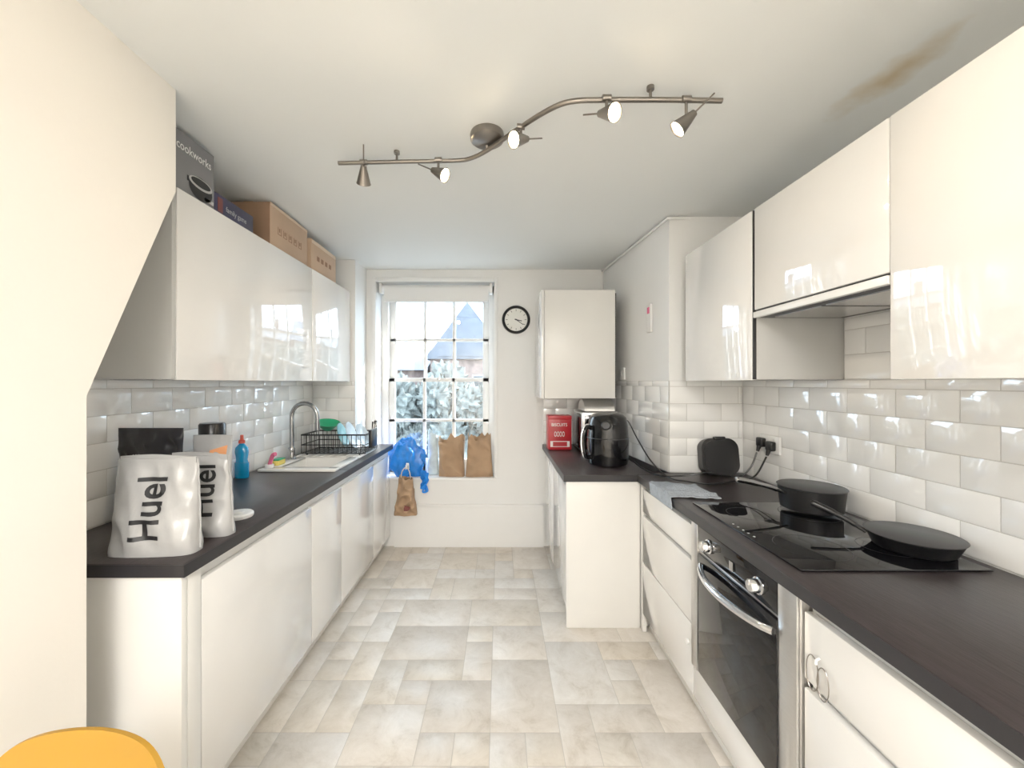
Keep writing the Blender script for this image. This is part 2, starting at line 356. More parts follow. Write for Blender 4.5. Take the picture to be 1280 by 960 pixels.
b.lathe([(.016,0),(.016,.05)],(tx+.17,ty,tz+.19),'tap',seg=16)
b.tube([(tx,ty,tz+.05),(tx+.02,ty-.05,tz+.06),(tx+.03,ty-.09,tz+.085)],[.008]*9+[.005]*8,'tap',10,smooth=8); b.done()
b=B('sponge'); b.box(-1.40,-1.35,2.44,2.52,CT+.016,CT+.046,'sponge',.006); b.box(-1.40,-1.35,2.44,2.52,CT+.046,CT+.054,'green',.003)
b.done()
b=B('dish_brush'); b.tube([(-1.375,2.385,CT+.03),(-1.35,2.375,CT+.09),(-1.33,2.37,CT+.10)],.012,'pink',10,smooth=4); b.lathe([(.0,0),(.022,0),(.026,.02),(0,.025)],(-1.375,2.385,CT+.016),'white',seg=16); b.done()
b=B('dish_soap_bottle'); c=(-1.42,2.2,CT+.001)
b.lathe([(0,0),(.036,0),(.038,.01),(.036,.07),(.030,.1),(.036,.14),(.034,.165),(.015,.185),(.013,.19)],c,'soap',sx=1,sy=.7); b.lathe([(.016,.19),(.016,.205),(.009,.21),(.008,.235),(0,.237)],c,'redcap',seg=20)
b.lathe([(.0375,.03),(.0375,.085)],c,'soap',sx=1,sy=.72); b.done()
# dish rack
b=B('dish_rack'); x0,x1,y0,y1=-1.40,-.95,2.82,3.09; zb=CT+.024
for z in (zb,zb+.06,zb+.13):
    b.tube([(x0,y0,z),(x1,y0,z),(x1,y1,z),(x0,y1,z),(x0,y0,z)],.004 if z<zb+.1 else .006,'bplast',6)
n=14
for i in range(n+1):
    x=x0+(x1-x0)*i/n; b.tube([(x,y0,zb+.13),(x,y0,zb),(x,y1,zb),(x,y1,zb+.13)],.0025,'bplast',5)
for i in range(8):
    y=y0+(y1-y0)*i/7; b.tube([(x0,y,zb+.13),(x0,y,zb),(x1,y,zb),(x1,y,zb+.13)],.0025,'bplast',5)
for x in (x0+.04,x1-.04):
    for y in (y0,y1): b.tube([(x,y,zb),(x,y,zb-.0095)],.006,'bplast',8)
b.box(x1+.007,x1+.03,y0+.05,y1-.08,zb+.03,zb+.16,'bplast',.006)
b.done()
def plate(name,c,ax,r,m):
    b=B(name); b.lathe([(0,0),(r*.6,0),(r*.7,.006),(r,.016),(r,.019),(r*.7,.010),(r*.6,.005),(0,.004)],c,m,ax,40); return b.done()
plate('dinner_plate',(-1.10,2.93,CT+.135),(1,.05,.35),.10,'plate'); plate('dinner_plate',(-1.17,2.94,CT+.135),(1,.05,.35),.09,'teal')
plate('dinner_plate',(-1.03,2.96,CT+.13),(1,-.1,.4),.09,'plate')
b=B('green_bowl'); b.lathe([(0,0),(.035,0),(.04,.006),(.085,.05),(.09,.052),(.085,.056),(.038,.012),(0,.008)],(-1.29,2.99,CT+.175),'green',(.15,-.2,1),36); b.done()
b=B('cutlery')
for i in range(6):
    x=-.925+random.uniform(-.002,.002); y=2.89+i*.022; b.tube([(x,y,CT+.19),(x+random.uniform(-.01,.012),y+.005,CT+.22+random.uniform(0,.04))],[.003,.007],'steel' if i%2 else 'bplast',8)
b.done()
# ------------------------------------------------------------------ pouches
def pouch(name,cx,cy,w,h,t,m,top=.006,rotz=0,seed=0,wr=.006,n=2.6,ntop=None,taper=0.06,wtop=None,openh=0,label=None,z=CT+.001,extra=None,freq=14,pw=1.6,lean=0,leanx=0):
    b=B(name); sh=Matrix.Identity(4); sh[1][2]=lean; sh[0][2]=leanx
    b.X=Matrix.Translation((cx,cy,z))@Matrix.Rotation(rotz,4,'Z')@sh
    NV,NU=36,80
    if ntop is None: ntop=n
    def n_(v): return n+(ntop-n)*min(1,v*1.6)
    def a_(v): return w/2*(1-taper*math.sin(math.pi*min(v*1.1,1))) * (1 if wtop is None else 1+(wtop-1)*v)
    def b_(v): return max(top/2,(t/2)*(1-v**pw)*(.82+.18*min(1,v*6))) + (top/2)*v
    def W(x,y,v):
        N=noise.noise(Vector((x*freq+seed,y*freq*.6,v*h*freq*1.1+seed)))
        N2=noise.noise(Vector((x*freq*1.3-seed,v*h*freq*.8+x*9,seed)))
        return ((1-abs(N)*3.2)*.55+(1-abs(N2)*3)*.45)*wr*min(1,v*6+.25)*min(1,(1-v)*7)
    vs=[];fs=[]
    for j in range(NV+1):
        v=j/NV; nn=n_(v)
        for i in range(NU):
            a=2*math.pi*i/NU; ca,sa=math.cos(a),math.sin(a)
            x=a_(v)*math.copysign(abs(ca)**(2/nn),ca); y=b_(v)*math.copysign(abs(sa)**(2/nn),sa)
            sgn=(1 if y<0 else -1); nz=W(x,sgn,v)*min(1,abs(sa)*2.5)
            vs.append((x,y-nz*sgn,v*h+ (openh*noise.noise(Vector((x*20,y*20,seed))) if v>.93 else 0)))
    for j in range(NV):
        for i in range(NU):
            p=j*NU+i;q=j*NU+(i+1)%NU; fs.append([p,q,q+NU,p+NU])
    fs.append(list(range(NU))[::-1])
    if not openh: fs.append([NV*NU+i for i in range(NU)])
    b.add(vs,fs,m,True)
    def proj(p):
        v=min(max(p.z/h,0),1); nn=n_(v); q=min(abs(p.x)/a_(v),.98); return Vector((p.x,-b_(v)*(1-q**nn)**(1/nn)-W(p.x,1,v)-.002,p.z))
    if label:
        for (txt,ox,oz,tw_,th_,up,mm) in label:
            if up: b.text(txt,(ox,0,oz),(0,0,1),(-1,0,0),tw_,th_,mm,.016,proj)
            else: b.text(txt,(ox,0,oz),(1,0,0),(0,0,1),tw_,th_,mm,.004,proj)
    if extra: extra(b,proj,a_,b_)
    return b.done()
def seal(hh):
    def f(b,proj,a_,b_):
        b.grid(lambda u,v:((u*2-1)*a_(1),.005*math.sin(u*5),hh-.01+.018*v+.004*math.sin(u*4)),16,2,'bagw',.003)
        for sx in (-1,1):
            b.grid(lambda u,v:(sx*(a_(v)-.002+.007*u),0.001*math.sin(v*30),.01+v*(hh-.01)),1,24,'bagw',.0015)
    return f
pouch('foil_pouch',-1.065,1.24,.255,.285,.105,'bagw',label=[('Huel',.04,.05,.18,.085,True,'ink')],seed=1,wr=.012,n=3.2,ntop=1.7,wtop=.90,taper=-.02,extra=seal(.285),freq=9,pw=1.25,rotz=.06,lean=.06,leanx=-.02)
pouch('foil_pouch',-1.035,1.39,.22,.27,.085,'bagw',label=[('Huel',.065,.07,.17,.075,True,'ink')],seed=5,wr=.012,n=3.2,ntop=1.7,wtop=.92,taper=-.02,extra=seal(.27),freq=9,pw=1.25,rotz=-.05,leanx=-.03)
pouch('black_coffee_pouch',-1.335,1.53,.25,.35,.10,'blackbag',seed=9,wr=.012,ntop=1.8,label=[('HUEL  BLACK',-.05,.24,.09,.012,False,'white')])
def orng(b,proj,a_,b_):
    b.add([proj(Vector(p)) for p in ((.0,0,.19),(.06,0,.19),(.065,0,.27),(.0,0,.25))],[[0,1,2,3]],'orange')
    b.add([proj(Vector(p)) for p in ((-.06,0,.10),(.05,0,.10),(.05,0,.14),(-.06,0,.14))],[[0,1,2,3]],'gold')
pouch('snack_pouch',-1.17,1.63,.16,.31,.08,'bagw',seed=14,extra=orng,freq=8,ntop=1.8)
b=B('storage_canister'); c=(-1.33,1.85,CT+.001)
b.lathe([(0,0),(.05,0),(.052,.01),(.052,.10)],c,'gold'); b.lathe([(.0525,.10),(.0525,.24)],c,'dkgreen'); b.lathe([(.053,.24),(.053,.33),(.048,.337),(0,.339)],c,'bplast'); b.done()
b=B('jar_lid'); b.lathe([(0,0),(.05,0),(.052,.004),(.052,.012),(.047,.017),(0,.018)],(-1.02,1.56,CT+.001),'white',seg=40); b.lathe([(.02,.0),(.018,.004),(0,.005)],(-1.02,1.56,CT+.019),'white',seg=24); b.done()
# ------------------------------------------------------------------ left wall cabinets
WT=2.11; WB=1.412
b=B('kitchen_wall_cabinet')
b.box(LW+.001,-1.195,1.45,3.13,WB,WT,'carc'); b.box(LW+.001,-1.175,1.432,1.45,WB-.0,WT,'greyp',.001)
for y0,y1 in ((1.452,2.498),(2.502,3.128)): b.box(-1.194,-1.172,y0,y1,WB-.004,WT,'gloss',.003)
b.done()
b=B('appliance_box'); b.box(-1.455,-1.19,1.46,1.665,WT+.001,CH-.025,'greybox',.002)
b.text('cookworks',(-1.1885,1.470,2.27),(0,1,0),(0,0,1),.175,.032,'white',.004)
def disc(cy,cz,ry,rz,m,x=-1.1885,n=28): b.add([(x,cy+ry*math.cos(2*math.pi*i/n),cz+rz*math.sin(2*math.pi*i/n)) for i in range(n)],[list(range(n))],m)
disc(1.59,2.165,.062,.045,'ink'); disc(1.59,2.185,.062,.022,'steel',-1.188); disc(1.59,2.188,.052,.016,'ink',-1.1875)
b.box(-1.189,-1.1885,1.52,1.535,2.17,2.19,'ink'); b.box(-1.189,-1.1885,1.61,1.66,2.13,2.145,'steel'); b.done()
b=B('games_box'); b.box(-1.44,-1.20,1.675,1.945,WT+.001,2.205,'navy',.002); b.box(-1.44,-1.20,1.673,1.6755,WT+.003,2.203,'maroon'); b.box(-1.2,-1.1985,1.70,1.73,WT+.02,2.19,'maroon')
b.text('family game',(-1.1985,1.75,2.14),(0,1,0),(0,0,1),.14,.03,'steel',.002); b.done()
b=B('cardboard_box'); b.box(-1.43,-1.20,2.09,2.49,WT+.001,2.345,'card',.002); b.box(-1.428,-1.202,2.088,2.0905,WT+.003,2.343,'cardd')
b.box(-1.1998,-1.1985,2.09,2.49,2.33,2.345,'tape'); b.box(-1.34,-1.29,2.088,2.495,2.3452,2.346,'tape')
for i in range(5):
    y=2.16+i*.055; b.box(-1.1995,-1.1985,y,y+.003,2.2,2.24,'cardd'); b.box(-1.1995,-1.1985,y,y+.035,2.2,2.203,'cardd'); b.box(-1.1995,-1.1985,y+.032,y+.035,2.2,2.24,'cardd'); b.box(-1.1995,-1.1985,y+.012,y+.022,2.215,2.235,'cardd')
b.done()
b=B('cardboard_box'); b.box(-1.40,-1.19,2.52,2.90,WT+.001,2.31,'card',.002); b.box(-1.19,-1.1885,2.53,2.89,2.285,2.308,'tape')
for i in range(4): b.box(-1.1895,-1.1885,2.60+i*.06,2.635+i*.06,2.19,2.22,'cardd')
b.done()
# ------------------------------------------------------------------ right base
b=B('kitchen_base_cabinet')
b.box(.405,.875,2.30,3.41,.1,.834,'carc'); b.box(.44,.875,2.30,3.385,0,.1,'pan'); b.box(.378,.798,2.28,2.30,0,.834,'pan',.002)
for y0,y1 in ((2.302,2.848),(2.852,3.385)): b.box(.380,.403,y0,y1,.105,.80,'gloss',.003)
b.done()
b=B('kitchen_worktop'); b.box(.362,.875,2.268,3.408,.836,CT,'work',.003); b.box(.3605,.3625,2.268,3.408,.836,CT-.002,'workedge'); b.box(.3605,.78,2.2665,2.2685,.836,CT-.002,'workedge'); b.done()
b=B('kitchen_base_cabinet')
b.box(.825,RW-.012,1.655,2.278,.1,.834,'carc'); b.box(.85,RW-.012,-.4,2.278,0,.1,'pan'); b.box(.825,RW-.012,-.4,1.055,.1,.834,'carc')
b.box(.80,.823,2.245,2.278,.0,.834,'pan',.001)
for z0,z1 in ((.105,.39),(.395,.655),(.675,.805)): b.box(.80,.823,1.66,2.242,z0,z1,'gloss',.003)
for y0,y1 in ((.46,1.052),(-.14,.456),(-.4,-.144)):
    for z0,z1 in ((.105,.36),(.366,.60),(.625,.80)): b.box(.80,.823,y0,y1,z0,z1,'gloss',.003)
b.box(.80,.823,1.06,1.652,.105,.238,'gloss',.002)
b.lathe([(0,0),(.011,0),(.011,.008),(0,.010)],(.80,1.70,.30),'white',(-1,0,0),16)
b.done()
b=B('kitchen_worktop'); b.box(.782,RW-.012,-.4,2.266,.836,CT,'work',.003); b.box(.7805,.7825,-.4,2.266,.836,CT-.002,'workedge'); b.box(.877,RW-.012,2.266,PY-.012,.836,CT,'work'); b.done()
# oven
b=B('built_in_oven'); 
b.box(.83,RW-.06,1.065,1.645,.245,.833,'dgrey'); 
b.box(.797,.83,1.060,1.650,.243,.834,'steel',.003)
b.box(.790,.799,1.075,1.635,.735,.828,'bglass',.002)
b.box(.785,.799,1.135,1.585,.255,.725,'bglass',.003)
b.box(.788,.799,1.062,1.135,.245,.832,'steel',.002); b.box(.788,.799,1.60,1.648,.245,.832,'steel',.002)
for y in (1.51,1.22):
    b.lathe([(.026,0),(.026,.004),(.021,.006),(.019,.028),(.016,.031),(0,.031)],(.789,y,.78),'chrome',(-1,0,0),28); b.box(.755,.762,y-.003,y+.003,.783,.80,'steel')
hp=[(.785-.055*math.sin(math.pi*i/20)**.7 if 0<i<20 else .785,1.15+.41*i/20,.685) for i in range(21)]
b.tube(hp,.012,'chrome',12)
b.box(.784,.7855,1.35,1.37,.76,.79,'steel'); b.done()
# hob
b=B('ceramic_hob'); hz=CT+.001
b.box(.832,1.365,1.105,1.73,hz,hz+.006,'bglass',.002)
def ring(cx,cy,r):
    n=48; vs=[];fs=[]
    for i in range(n):
        a=2*math.pi*i/n
        for rr in (r,r+.0018): vs.append((cx+rr*math.cos(a),cy+rr*math.sin(a),hz+.0064))
    for i in range(n): k=(i+1)%n; fs.append([2*i,2*i+1,2*k+1,2*k])
    b.add(vs,fs,'dgrey')
for cx,cy,r in ((.98,1.58,.075),(1.22,1.58,.10),(.98,1.26,.10),(1.22,1.26,.075)): ring(cx,cy,r)
for i in range(5): b.box(.85,.856,1.34+i*.03,1.346+i*.03,hz+.006,hz+.0066,'white')
b.done()
HZ=hz+.0075
def panobj(name,c,r0,r1,h,hd,hend,hm,body='bmatt'):
    b=B(name); c=Vector(c)
    b.lathe([(0,0),(r0,0),(r0+.006,.004),(r1,h-.002),(r1+.003,h),(r1-.001,h+.001),(r0+.002,.008),(r0-.004,.005),(0,.005)],c,body,seg=56)
    b.lathe([(r1+.0005,h-.004),(r1+.0035,h),(r1+.0005,h+.002)],c,'dgrey',seg=56)
    d=Vector(hd).normalized(); s=c+d*(r1-.003)+Vector((0,0,h*.72)); e=Vector(hend); m=s.lerp(e,.35)+Vector((0,0,.006)); m2=s.lerp(e,.75)+Vector((0,0,.004))
    b.tube([s,s.lerp(m,.5),m,m2,e],[.007]*6+[.009]*8+[.011]*9,hm,12,smooth=6); b.lathe([(0,-.006),(.010,-.004),(.011,0),(.008,.006),(0,.008)],e,hm,d,16)
    return b.done()
panobj('saucepan',(1.275,1.64,HZ),.10,.115,.092,(-1,-.1,0),(.95,1.60,1.012),'tap')
panobj('frying_pan',(1.285,1.245,HZ),.09,.113,.045,(-.85,.5,0),(1.075,1.375,.985),'bplast')
# towel
b=B('tea_towel')
def tw(u,v):
    s=u*.30; y=1.80+v*.25+.015*math.sin(u*5); d=.05
    nz=noise.noise(Vector((s*22,v*6,3)))
    if s<d: return (.774-.004+.004*nz, y, CT-(d-s)+.004)
    x=.772+(s-d)*.86; return (x,y+.02*math.sin(s*14)*v,CT+.008+.010*max(0,nz)+.02*math.exp(-((v-.5)/.12)**2)*math.exp(-((s-.18)/.08)**2)+.012*math.exp(-((v-.2)/.07)**2))
b.grid(tw,40,34,'towel',.004); b.done()
# right wall cabinets
b=B('kitchen_wall_cabinet'); FX=1.04; FY=2.245
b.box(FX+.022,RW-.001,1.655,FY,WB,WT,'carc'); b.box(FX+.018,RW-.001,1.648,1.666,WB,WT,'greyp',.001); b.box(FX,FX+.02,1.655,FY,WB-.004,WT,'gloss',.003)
b.box(FX+.004,FX+.018,1.650,1.654,WB,WT,'dgrey'); b.done()
b=B('kitchen_wall_cabinet'); b.box(FX+.022,RW-.001,1.07,1.645,1.70,WT,'carc'); b.box(FX,FX+.02,1.07,1.636,1.695,WT,'gloss',.003); b.done()
b=B('extractor_hood'); b.box(FX+.012,RW-.013,1.075,1.64,1.664,1.698,'dgrey',.002); b.box(FX-.002,FX+.02,1.072,1.642,1.664,1.688,'white',.003); b.box(FX+.06,RW-.06,1.12,1.35,1.660,1.665,'steel'); b.box(FX+.06,RW-.06,1.37,1.60,1.660,1.665,'steel')
b.done()
b=B('kitchen_wall_cabinet'); b.box(FX+.022,RW-.001,-.13,1.066,WB,WT,'carc')
for y0,y1 in ((.468,1.067),(-.13,.464)): b.box(FX,FX+.02,y0,y1,WB-.004,WT,'gloss',.003)
b.done()
b=B('boiler_cabinet'); b.box(.322,.835,2.90,BW-.014,1.284,2.07,'pan',.002); b.box(.30,.32,2.902,BW-.014,1.284,2.07,'gloss',.002); b.box(.837,.845,2.91,3.2,1.29,2.05,'dgrey'); b.done()  # last box: dark grey strip painting the shadow edge on the right side
# clock
b=B('wall_clock'); c=(.137,BW-.001,1.934)
b.lathe([(0,0),(.118,0),(.121,.008),(.119,.022),(.108,.028),(.098,.022),(.096,.012),(0,.012)],c,'bplast',(0,-1,0),56)
b.lathe([(.096,.0125),(0,.0128)],c,'face',(0,-1,0),56)
fy=BW-.001-.0135
for i in range(12):
    a=2*math.pi*i/12; b.X=Matrix.Translation((c[0],fy,c[2]))@Matrix.Rotation(a,4,'Y'); b.box(-.002,.002,-.0008,0,.072,.088,'ink')
for a,l,w in ((math.radians(103),.05,.004),(math.radians(125),.075,.003)):
    b.X=Matrix.Translation((c[0],fy-.002,c[2]))@Matrix.Rotation(a,4,'Y'); b.box(-w,w,-.0008,0,-.012,l,'ink')
b.X=Matrix.Identity(4); b.lathe([(.006,0),(.006,.004),(0,.005)],(c[0],fy-.002,c[2]),'ink',(0,-1,0),16); b.done()
def onpier(b,y,dz=0):
    x=PX0+(PX1-PX0)*(y-PY)/(BW-PY); b.X=Matrix.Translation((x,y,0))@Matrix.Rotation(math.atan2(-(PX1-PX0),BW-PY),4,'Z')
b=B('wall_thermostat'); onpier(b,2.56); b.box(-.015,-.001,-.03,.03,1.72,1.90,'white',.003); b.box(-.017,-.0145,-.015,.015,1.84,1.88,'pink'); b.done()
b=B('light_switch'); onpier(b,3.0); b.box(-.014,-.001,-.045,.045,1.42,1.51,'white',.003); b.box(-.018,-.013,-.012,.012,1.45,1.48,'white',.001); b.done()
b=B('double_socket'); b.box(RW-.024,RW-.0115,2.00,2.15,1.035,1.125,'white',.003); b.box(RW-.026,RW-.023,2.03,2.045,1.10,1.115,'white',.001); b.box(RW-.026,RW-.023,2.10,2.115,1.10,1.115,'white',.001); b.done()
def plug(y,z):
    b=B('power_plug'); b.box(RW-.055,RW-.0265,y-.024,y+.024,z-.024,z+.024,'bplast',.007,3); b.lathe([(.012,0),(.007,.03)],(RW-.05,y,z-.02),'bplast',(-.3,0,-1),12); b.done()
plug(2.04,1.075); plug(2.115,1.085)
def cable(pts): b=B('power_cable'); b.tube(pts,.0045,'bplast',8,smooth=8); b.done()
cable([(RW-.062,2.115,1.03),(RW-.10,2.11,.95),(1.26,2.12,.90),(1.10,2.11,.925),(.98,2.14,.90),(.88,2.22,.884),(.855,2.4,.884),(.845,2.52,.90)])
cable([(RW-.062,2.04,1.02),(RW-.13,2.02,.93),(1.22,2.03,.905),(1.08,2.03,.885),(.97,2.08,.885),(.915,2.18,.885),(.905,2.40,.93),(.90,2.62,1.03),(.895,2.80,1.13),(.895,2.9,1.10)])
b=B('sandwich_toaster')
b.X=Matrix.Translation((1.245,2.26,CT+.002))@Matrix.Rotation(math.radians(-9),4,'X')
def rr(w,h,y0,y1,r,m,z0=0):
    pts=[]
    for cx,cz,a0 in ((w/2-r,h-r,0),(-w/2+r,h-r,90),(-w/2+r,r,180),(w/2-r,r,270)):
        for k in range(9): a=math.radians(a0+90*k/8); pts.append((cx+r*math.cos(a),z0+cz+r*math.sin(a)))
    b.prism(pts,'y',y0,y1,m)
rr(.21,.205,-.02,.012,.06,'bplast'); rr(.206,.20,.014,.035,.055,'dgrey',.002); rr(.18,.175,-.024,-.02,.05,'bmatt',.015)
b.box(-.03,.03,-.035,.0,.195,.215,'bplast',.006); b.done()
# air fryer
b=B('air_fryer'); c=(.695,2.58,CT+.001)
b.lathe([(0,0),(.112,0),(.122,.008),(.130,.06),(.132,.14),(.124,.25),(.114,.30),(.095,.318),(.06,.326),(0,.328)],c,'gblack',seg=56)
b.lathe([(.1325,.17),(.1315,.1715),(.130,.174)],c,'dgrey',seg=56)
th=math.radians(200); dx,dy=math.cos(th),math.sin(th)
def ap(r,z): return (c[0]+dx*r,c[1]+dy*r,c[2]+z)
b.tube([ap(.12,.235),ap(.155,.24),ap(.178,.20),ap(.178,.12),ap(.165,.06),ap(.122,.05)],.015,'gblack',12,smooth=5)
b.tube([ap(.14,.256),ap(.17,.25),ap(.193,.20),ap(.194,.12),ap(.18,.055),ap(.15,.035)],.006,'chrome',8,smooth=5)
th=math.radians(250); dx,dy=math.cos(th),math.sin(th); b.lathe([(.03,0),(.03,.006),(.022,.018),(0,.019)],ap(.114,.255),'dgrey',(dx,dy,.25),24); b.done()
b=B('microwave_oven'); b.box(.60,.868,2.93,3.28,CT+.008,1.185,'steel',.012,3); b.box(.596,.602,2.95,3.20,CT+.03,1.165,'bglass',.002); b.box(.62,.86,2.925,2.932,CT+.03,1.16,'bglass',.003)
for x in (.63,.84):
    for y in (2.96,3.25): b.lathe([(.012,0),(.012,.008)],(x,y,CT+.0005),'bplast',seg=12)
b.done()
b=B('stainless_bread_bin')
b.grid(lambda u,v:(.62+.22*u,3.06+.13*math.cos(math.pi*v),1.190+.085*math.sin(math.pi*v)),4,20,'steel',.003); b.prism([(3.06+.128*math.cos(math.pi*k/16),1.188+.083*math.sin(math.pi*k/16)) for k in range(17)],'x',.622,.838,'steel'); b.done()
b=B('red_biscuit_tin'); b.box(.375,.555,3.10,3.24,CT+.001,1.135,'red',.006,3); b.box(.373,.557,3.098,3.242,1.11,1.142,'red',.006,3)
b.box(.39,.54,3.0985,3.1005,.90,.945,'white'); b.box(.41,.52,3.0980,3.0985,.905,.94,'red')
b.text('BISCUITS',(.40,3.097,1.06),(1,0,0),(0,0,1),.12,.024,'white',.004); b.text('OOOO',(.42,3.097,.98),(1,0,0),(0,0,1),.08,.04,'white',.004)
b.done()
b=B('string_loop')
for k,(y,z,ry,rz) in enumerate(((1.02,.66,.02,.045),(.985,.655,.018,.04))):
    b.tube([(.796-.001*k,y+ry*math.sin(2*math.pi*i/24),z+rz*math.cos(2*math.pi*i/24)) for i in range(25)],.0013,'nickel',6)
b.tube([(.799,1.0,.71),(.79,1.0,.705),(.79,1.0,.695)],.003,'white',8); b.done()
# ------------------------------------------------------------------ window items
sz=WZ0+.001
pouch('paper_bag',-.42,3.49,.225,.33,.11,'paper',top=.09,seed=21,wr=.028,n=3.5,wtop=.98,openh=.08,z=sz,taper=.05,freq=8,rotz=-.06)
pouch('paper_bag',-.18,3.485,.24,.34,.10,'paper',top=.05,seed=33,wr=.034,n=3.5,wtop=.82,openh=.09,z=sz,rotz=.08,taper=.02,freq=8)
pouch('plastic_carrier_bag',-.59,3.54,.10,.37,.05,'cyan',top=.04,seed=41,wr=.014,n=3,openh=.05,z=sz,wtop=.9,freq=10)
b=B('blue_plastic_bag')
def blob(u,v):
    a=2*math.pi*u; ph=math.pi*v; r=1+.28*noise.noise(Vector((2.2*math.cos(a)*math.sin(ph),2.2*math.sin(a)*math.sin(ph),2.2*math.cos(ph)+7)))+.10*noise.noise(Vector((7*math.cos(a)*math.sin(ph),7*math.sin(a)*math.sin(ph),7*math.cos(ph))))
    return (-.81+.155*r*math.sin(ph)*math.cos(a), 3.46+.055*r*math.sin(ph)*math.sin(a), max(sz+.002,sz+.145-.175*r*math.cos(ph)))
b.grid(blob,64,36,'blue')
b.grid(lambda u,v:(-.67+.06*u+.02*noise.noise(Vector((u*3,v*4,1))),3.385-.02*math.sin(v*6+u*9)*.6+.04*(1-min(1,v*4)),sz+.07-.15*v-.03*u),14,24,'blue',.002)
b.tube([(-.63,3.39,sz-.06),(-.61,3.37,sz-.10),(-.65,3.37,sz-.11),(-.63,3.385,sz-.05)],.008,'blue',8,smooth=5); b.done()
def handle(b,proj,a_,b_):
    b.tube([(-.04,0,.30),(-.03,.0,.36),(0,.01,.39),(.03,.0,.36),(.04,0,.30)],.004,'twine',8,smooth=5); b.add([proj(Vector(p)) for p in ((.0,0,.05),(.05,0,.04),(.05,0,.08),(.0,0,.10))],[[0,1,2,3]],'maroon')
pouch('hanging_paper_bag',-.785,3.33,.19,.30,.09,'paper',top=.05,seed=52,wr=.045,n=3,openh=.05,z=.30,wtop=.6,extra=handle,freq=10)
b=B('wall_hook'); b.box(-.795,-.775,3.39,3.397,.67,.71,'steel',.002); b.tube([(-.785,3.39,.70),(-.785,3.35,.69),(-.785,3.33,.675),(-.785,3.335,.71)],.004,'steel',8,smooth=4); b.box(-.797,-.773,3.395,3.419,.665,.715,'white'); b.done()
# ------------------------------------------------------------------ track light
b=B('ceiling_track_light'); BZ=2.32
bar=[(-.678,1.679,BZ),(-.42,1.668,BZ),(-.20,1.66,BZ),(-.125,1.645,BZ),(-.05,1.585,BZ),(.07,1.447,BZ),(.165,1.35,BZ),(.235,1.31,BZ),(.35,1.303,BZ),(.55,1.303,BZ),(.725,1.307,BZ)]
b.tube(bar,.0085,'nickel',12,smooth=6)
b.lathe([(.064,0),(.066,-.008),(.064,-.026),(.056,-.032),(0,-.033)][::-1],(-.05,1.55,CH-.001),'nickel',seg=48); b.tube([(-.05,1.585,BZ),(-.05,1.575,CH-.03)],.008,'nickel',10)
for x,y in ((-.43,1.668),(.49,1.303)): b.tube([(x,y,BZ),(x,y,CH-.001)],.005,'nickel',8); b.lathe([(.012,-.012),(.012,0)],(x,y,CH-.001),'nickel',seg=16)
heads=[((-.57,1.672,2.270),(-.25,.75,-.7)),((-.255,1.655,2.268),(.8,-.35,-.5)),((.075,1.44,2.275),(-.75,-.6,-.4)),((.345,1.295,2.272),(.5,-.75,-.45)),((.605,1.30,2.250),(-.75,.15,-.7))]
for p,d in heads:
    p=Vector(p);d=Vector(d).normalized()
    b.tube([(p.x,p.y,BZ),(p.x,p.y,p.z)],.005,'nickel',8); b.lathe([(.011,-.014),(.011,.014)],(p.x,p.y,BZ),'nickel',(1,0,0),16)
    b.lathe([(0,-.034),(.011,-.034),(.013,-.025),(.017,-.01),(.028,.034),(.030,.038),(.027,.038),(.020,.022)],p,'nickel',d,28)
    b.lathe([(.0255,.030),(.0255,.034),(0,.037)],p,'bulb',d,24)
    b.tube([p-d*.03,p-d*.115],.0028,'nickel',6)
    L=bpy.data.lights.new('spot_bulb_light','SPOT'); L.energy=10; L.color=(1,.80,.56); L.spot_size=math.radians(90); L.spot_blend=.9; L.shadow_soft_size=.02
    lo=bpy.data.objects.new('track_bulb_light',L); lo.location=p+d*.045; lo.rotation_euler=d.to_track_quat('-Z','Y').to_euler(); S.collection.objects.link(lo)
b.done()
# ------------------------------------------------------------------ chair
b=B('dining_chair'); b.X=Matrix.Translation((-.700,.60,-.012))@Matrix.Rotation(math.radians(-4),4,'Z')
def shell(u,v):
    U=2*u-1; t=v; hw=.205
    top=.812-.085*abs(U)**6-.012*U*U
    if t<.45: s=t/.45; y=-.36+.34*s+.03*(1-s)*U*U; z=.455-.02*math.sin(math.pi*s)
    elif t<.6: a=(t-.45)/.15*math.pi/2; y=-.02+.07*math.sin(a); z=.455+.07*(1-math.cos(a))
    else: s=(t-.6)/.4; y=.05+.04*s; z=.525+(top-.525)*s
    hh=hw*(1-.12*max(0,(t-.6)/.4))
    k=min(1,max(0,(t-.4)/.2))
    z+=.035*U*U*(1-k); y-=.05*U*U*k
    return (U*hh,y,z)
b.grid(shell,32,60,'yellow',.008)
for sx in (-1,1):
    for sy,ys in ((-.28,-.33),(-.02,.06)): b.tube([(sx*.11,sy,.445),(sx*.19,ys,.013)],[.017,.011],'wood',12)
b.tube([(-.12,-.27,.43),(.12,-.27,.43)],.008,'dgrey',8); b.tube([(-.12,-.03,.43),(.12,-.03,.43)],.008,'dgrey',8)
b.done()
# ------------------------------------------------------------------ added fill panels, unseen, on the ceiling behind the camera
for y,e in ((-1.1,42),(-2.1,56)):
    b=B('fill_panel'); b.box(-.35,.35,y-.3,y+.3,CH-.04,CH-.001,'white',.004); b.box(-.33,.33,y-.28,y+.28,CH-.043,CH-.04,'fillpanel'); b.done()
    L=bpy.data.lights.new('fill_panel_light','AREA'); L.shape='RECTANGLE'; L.size=.66; L.size_y=.56; L.energy=e; L.color=(1,.97,.93)
    lo=bpy.data.objects.new('fill_area_light',L); lo.location=(0,y,CH-.05); S.collection.objects.link(lo)
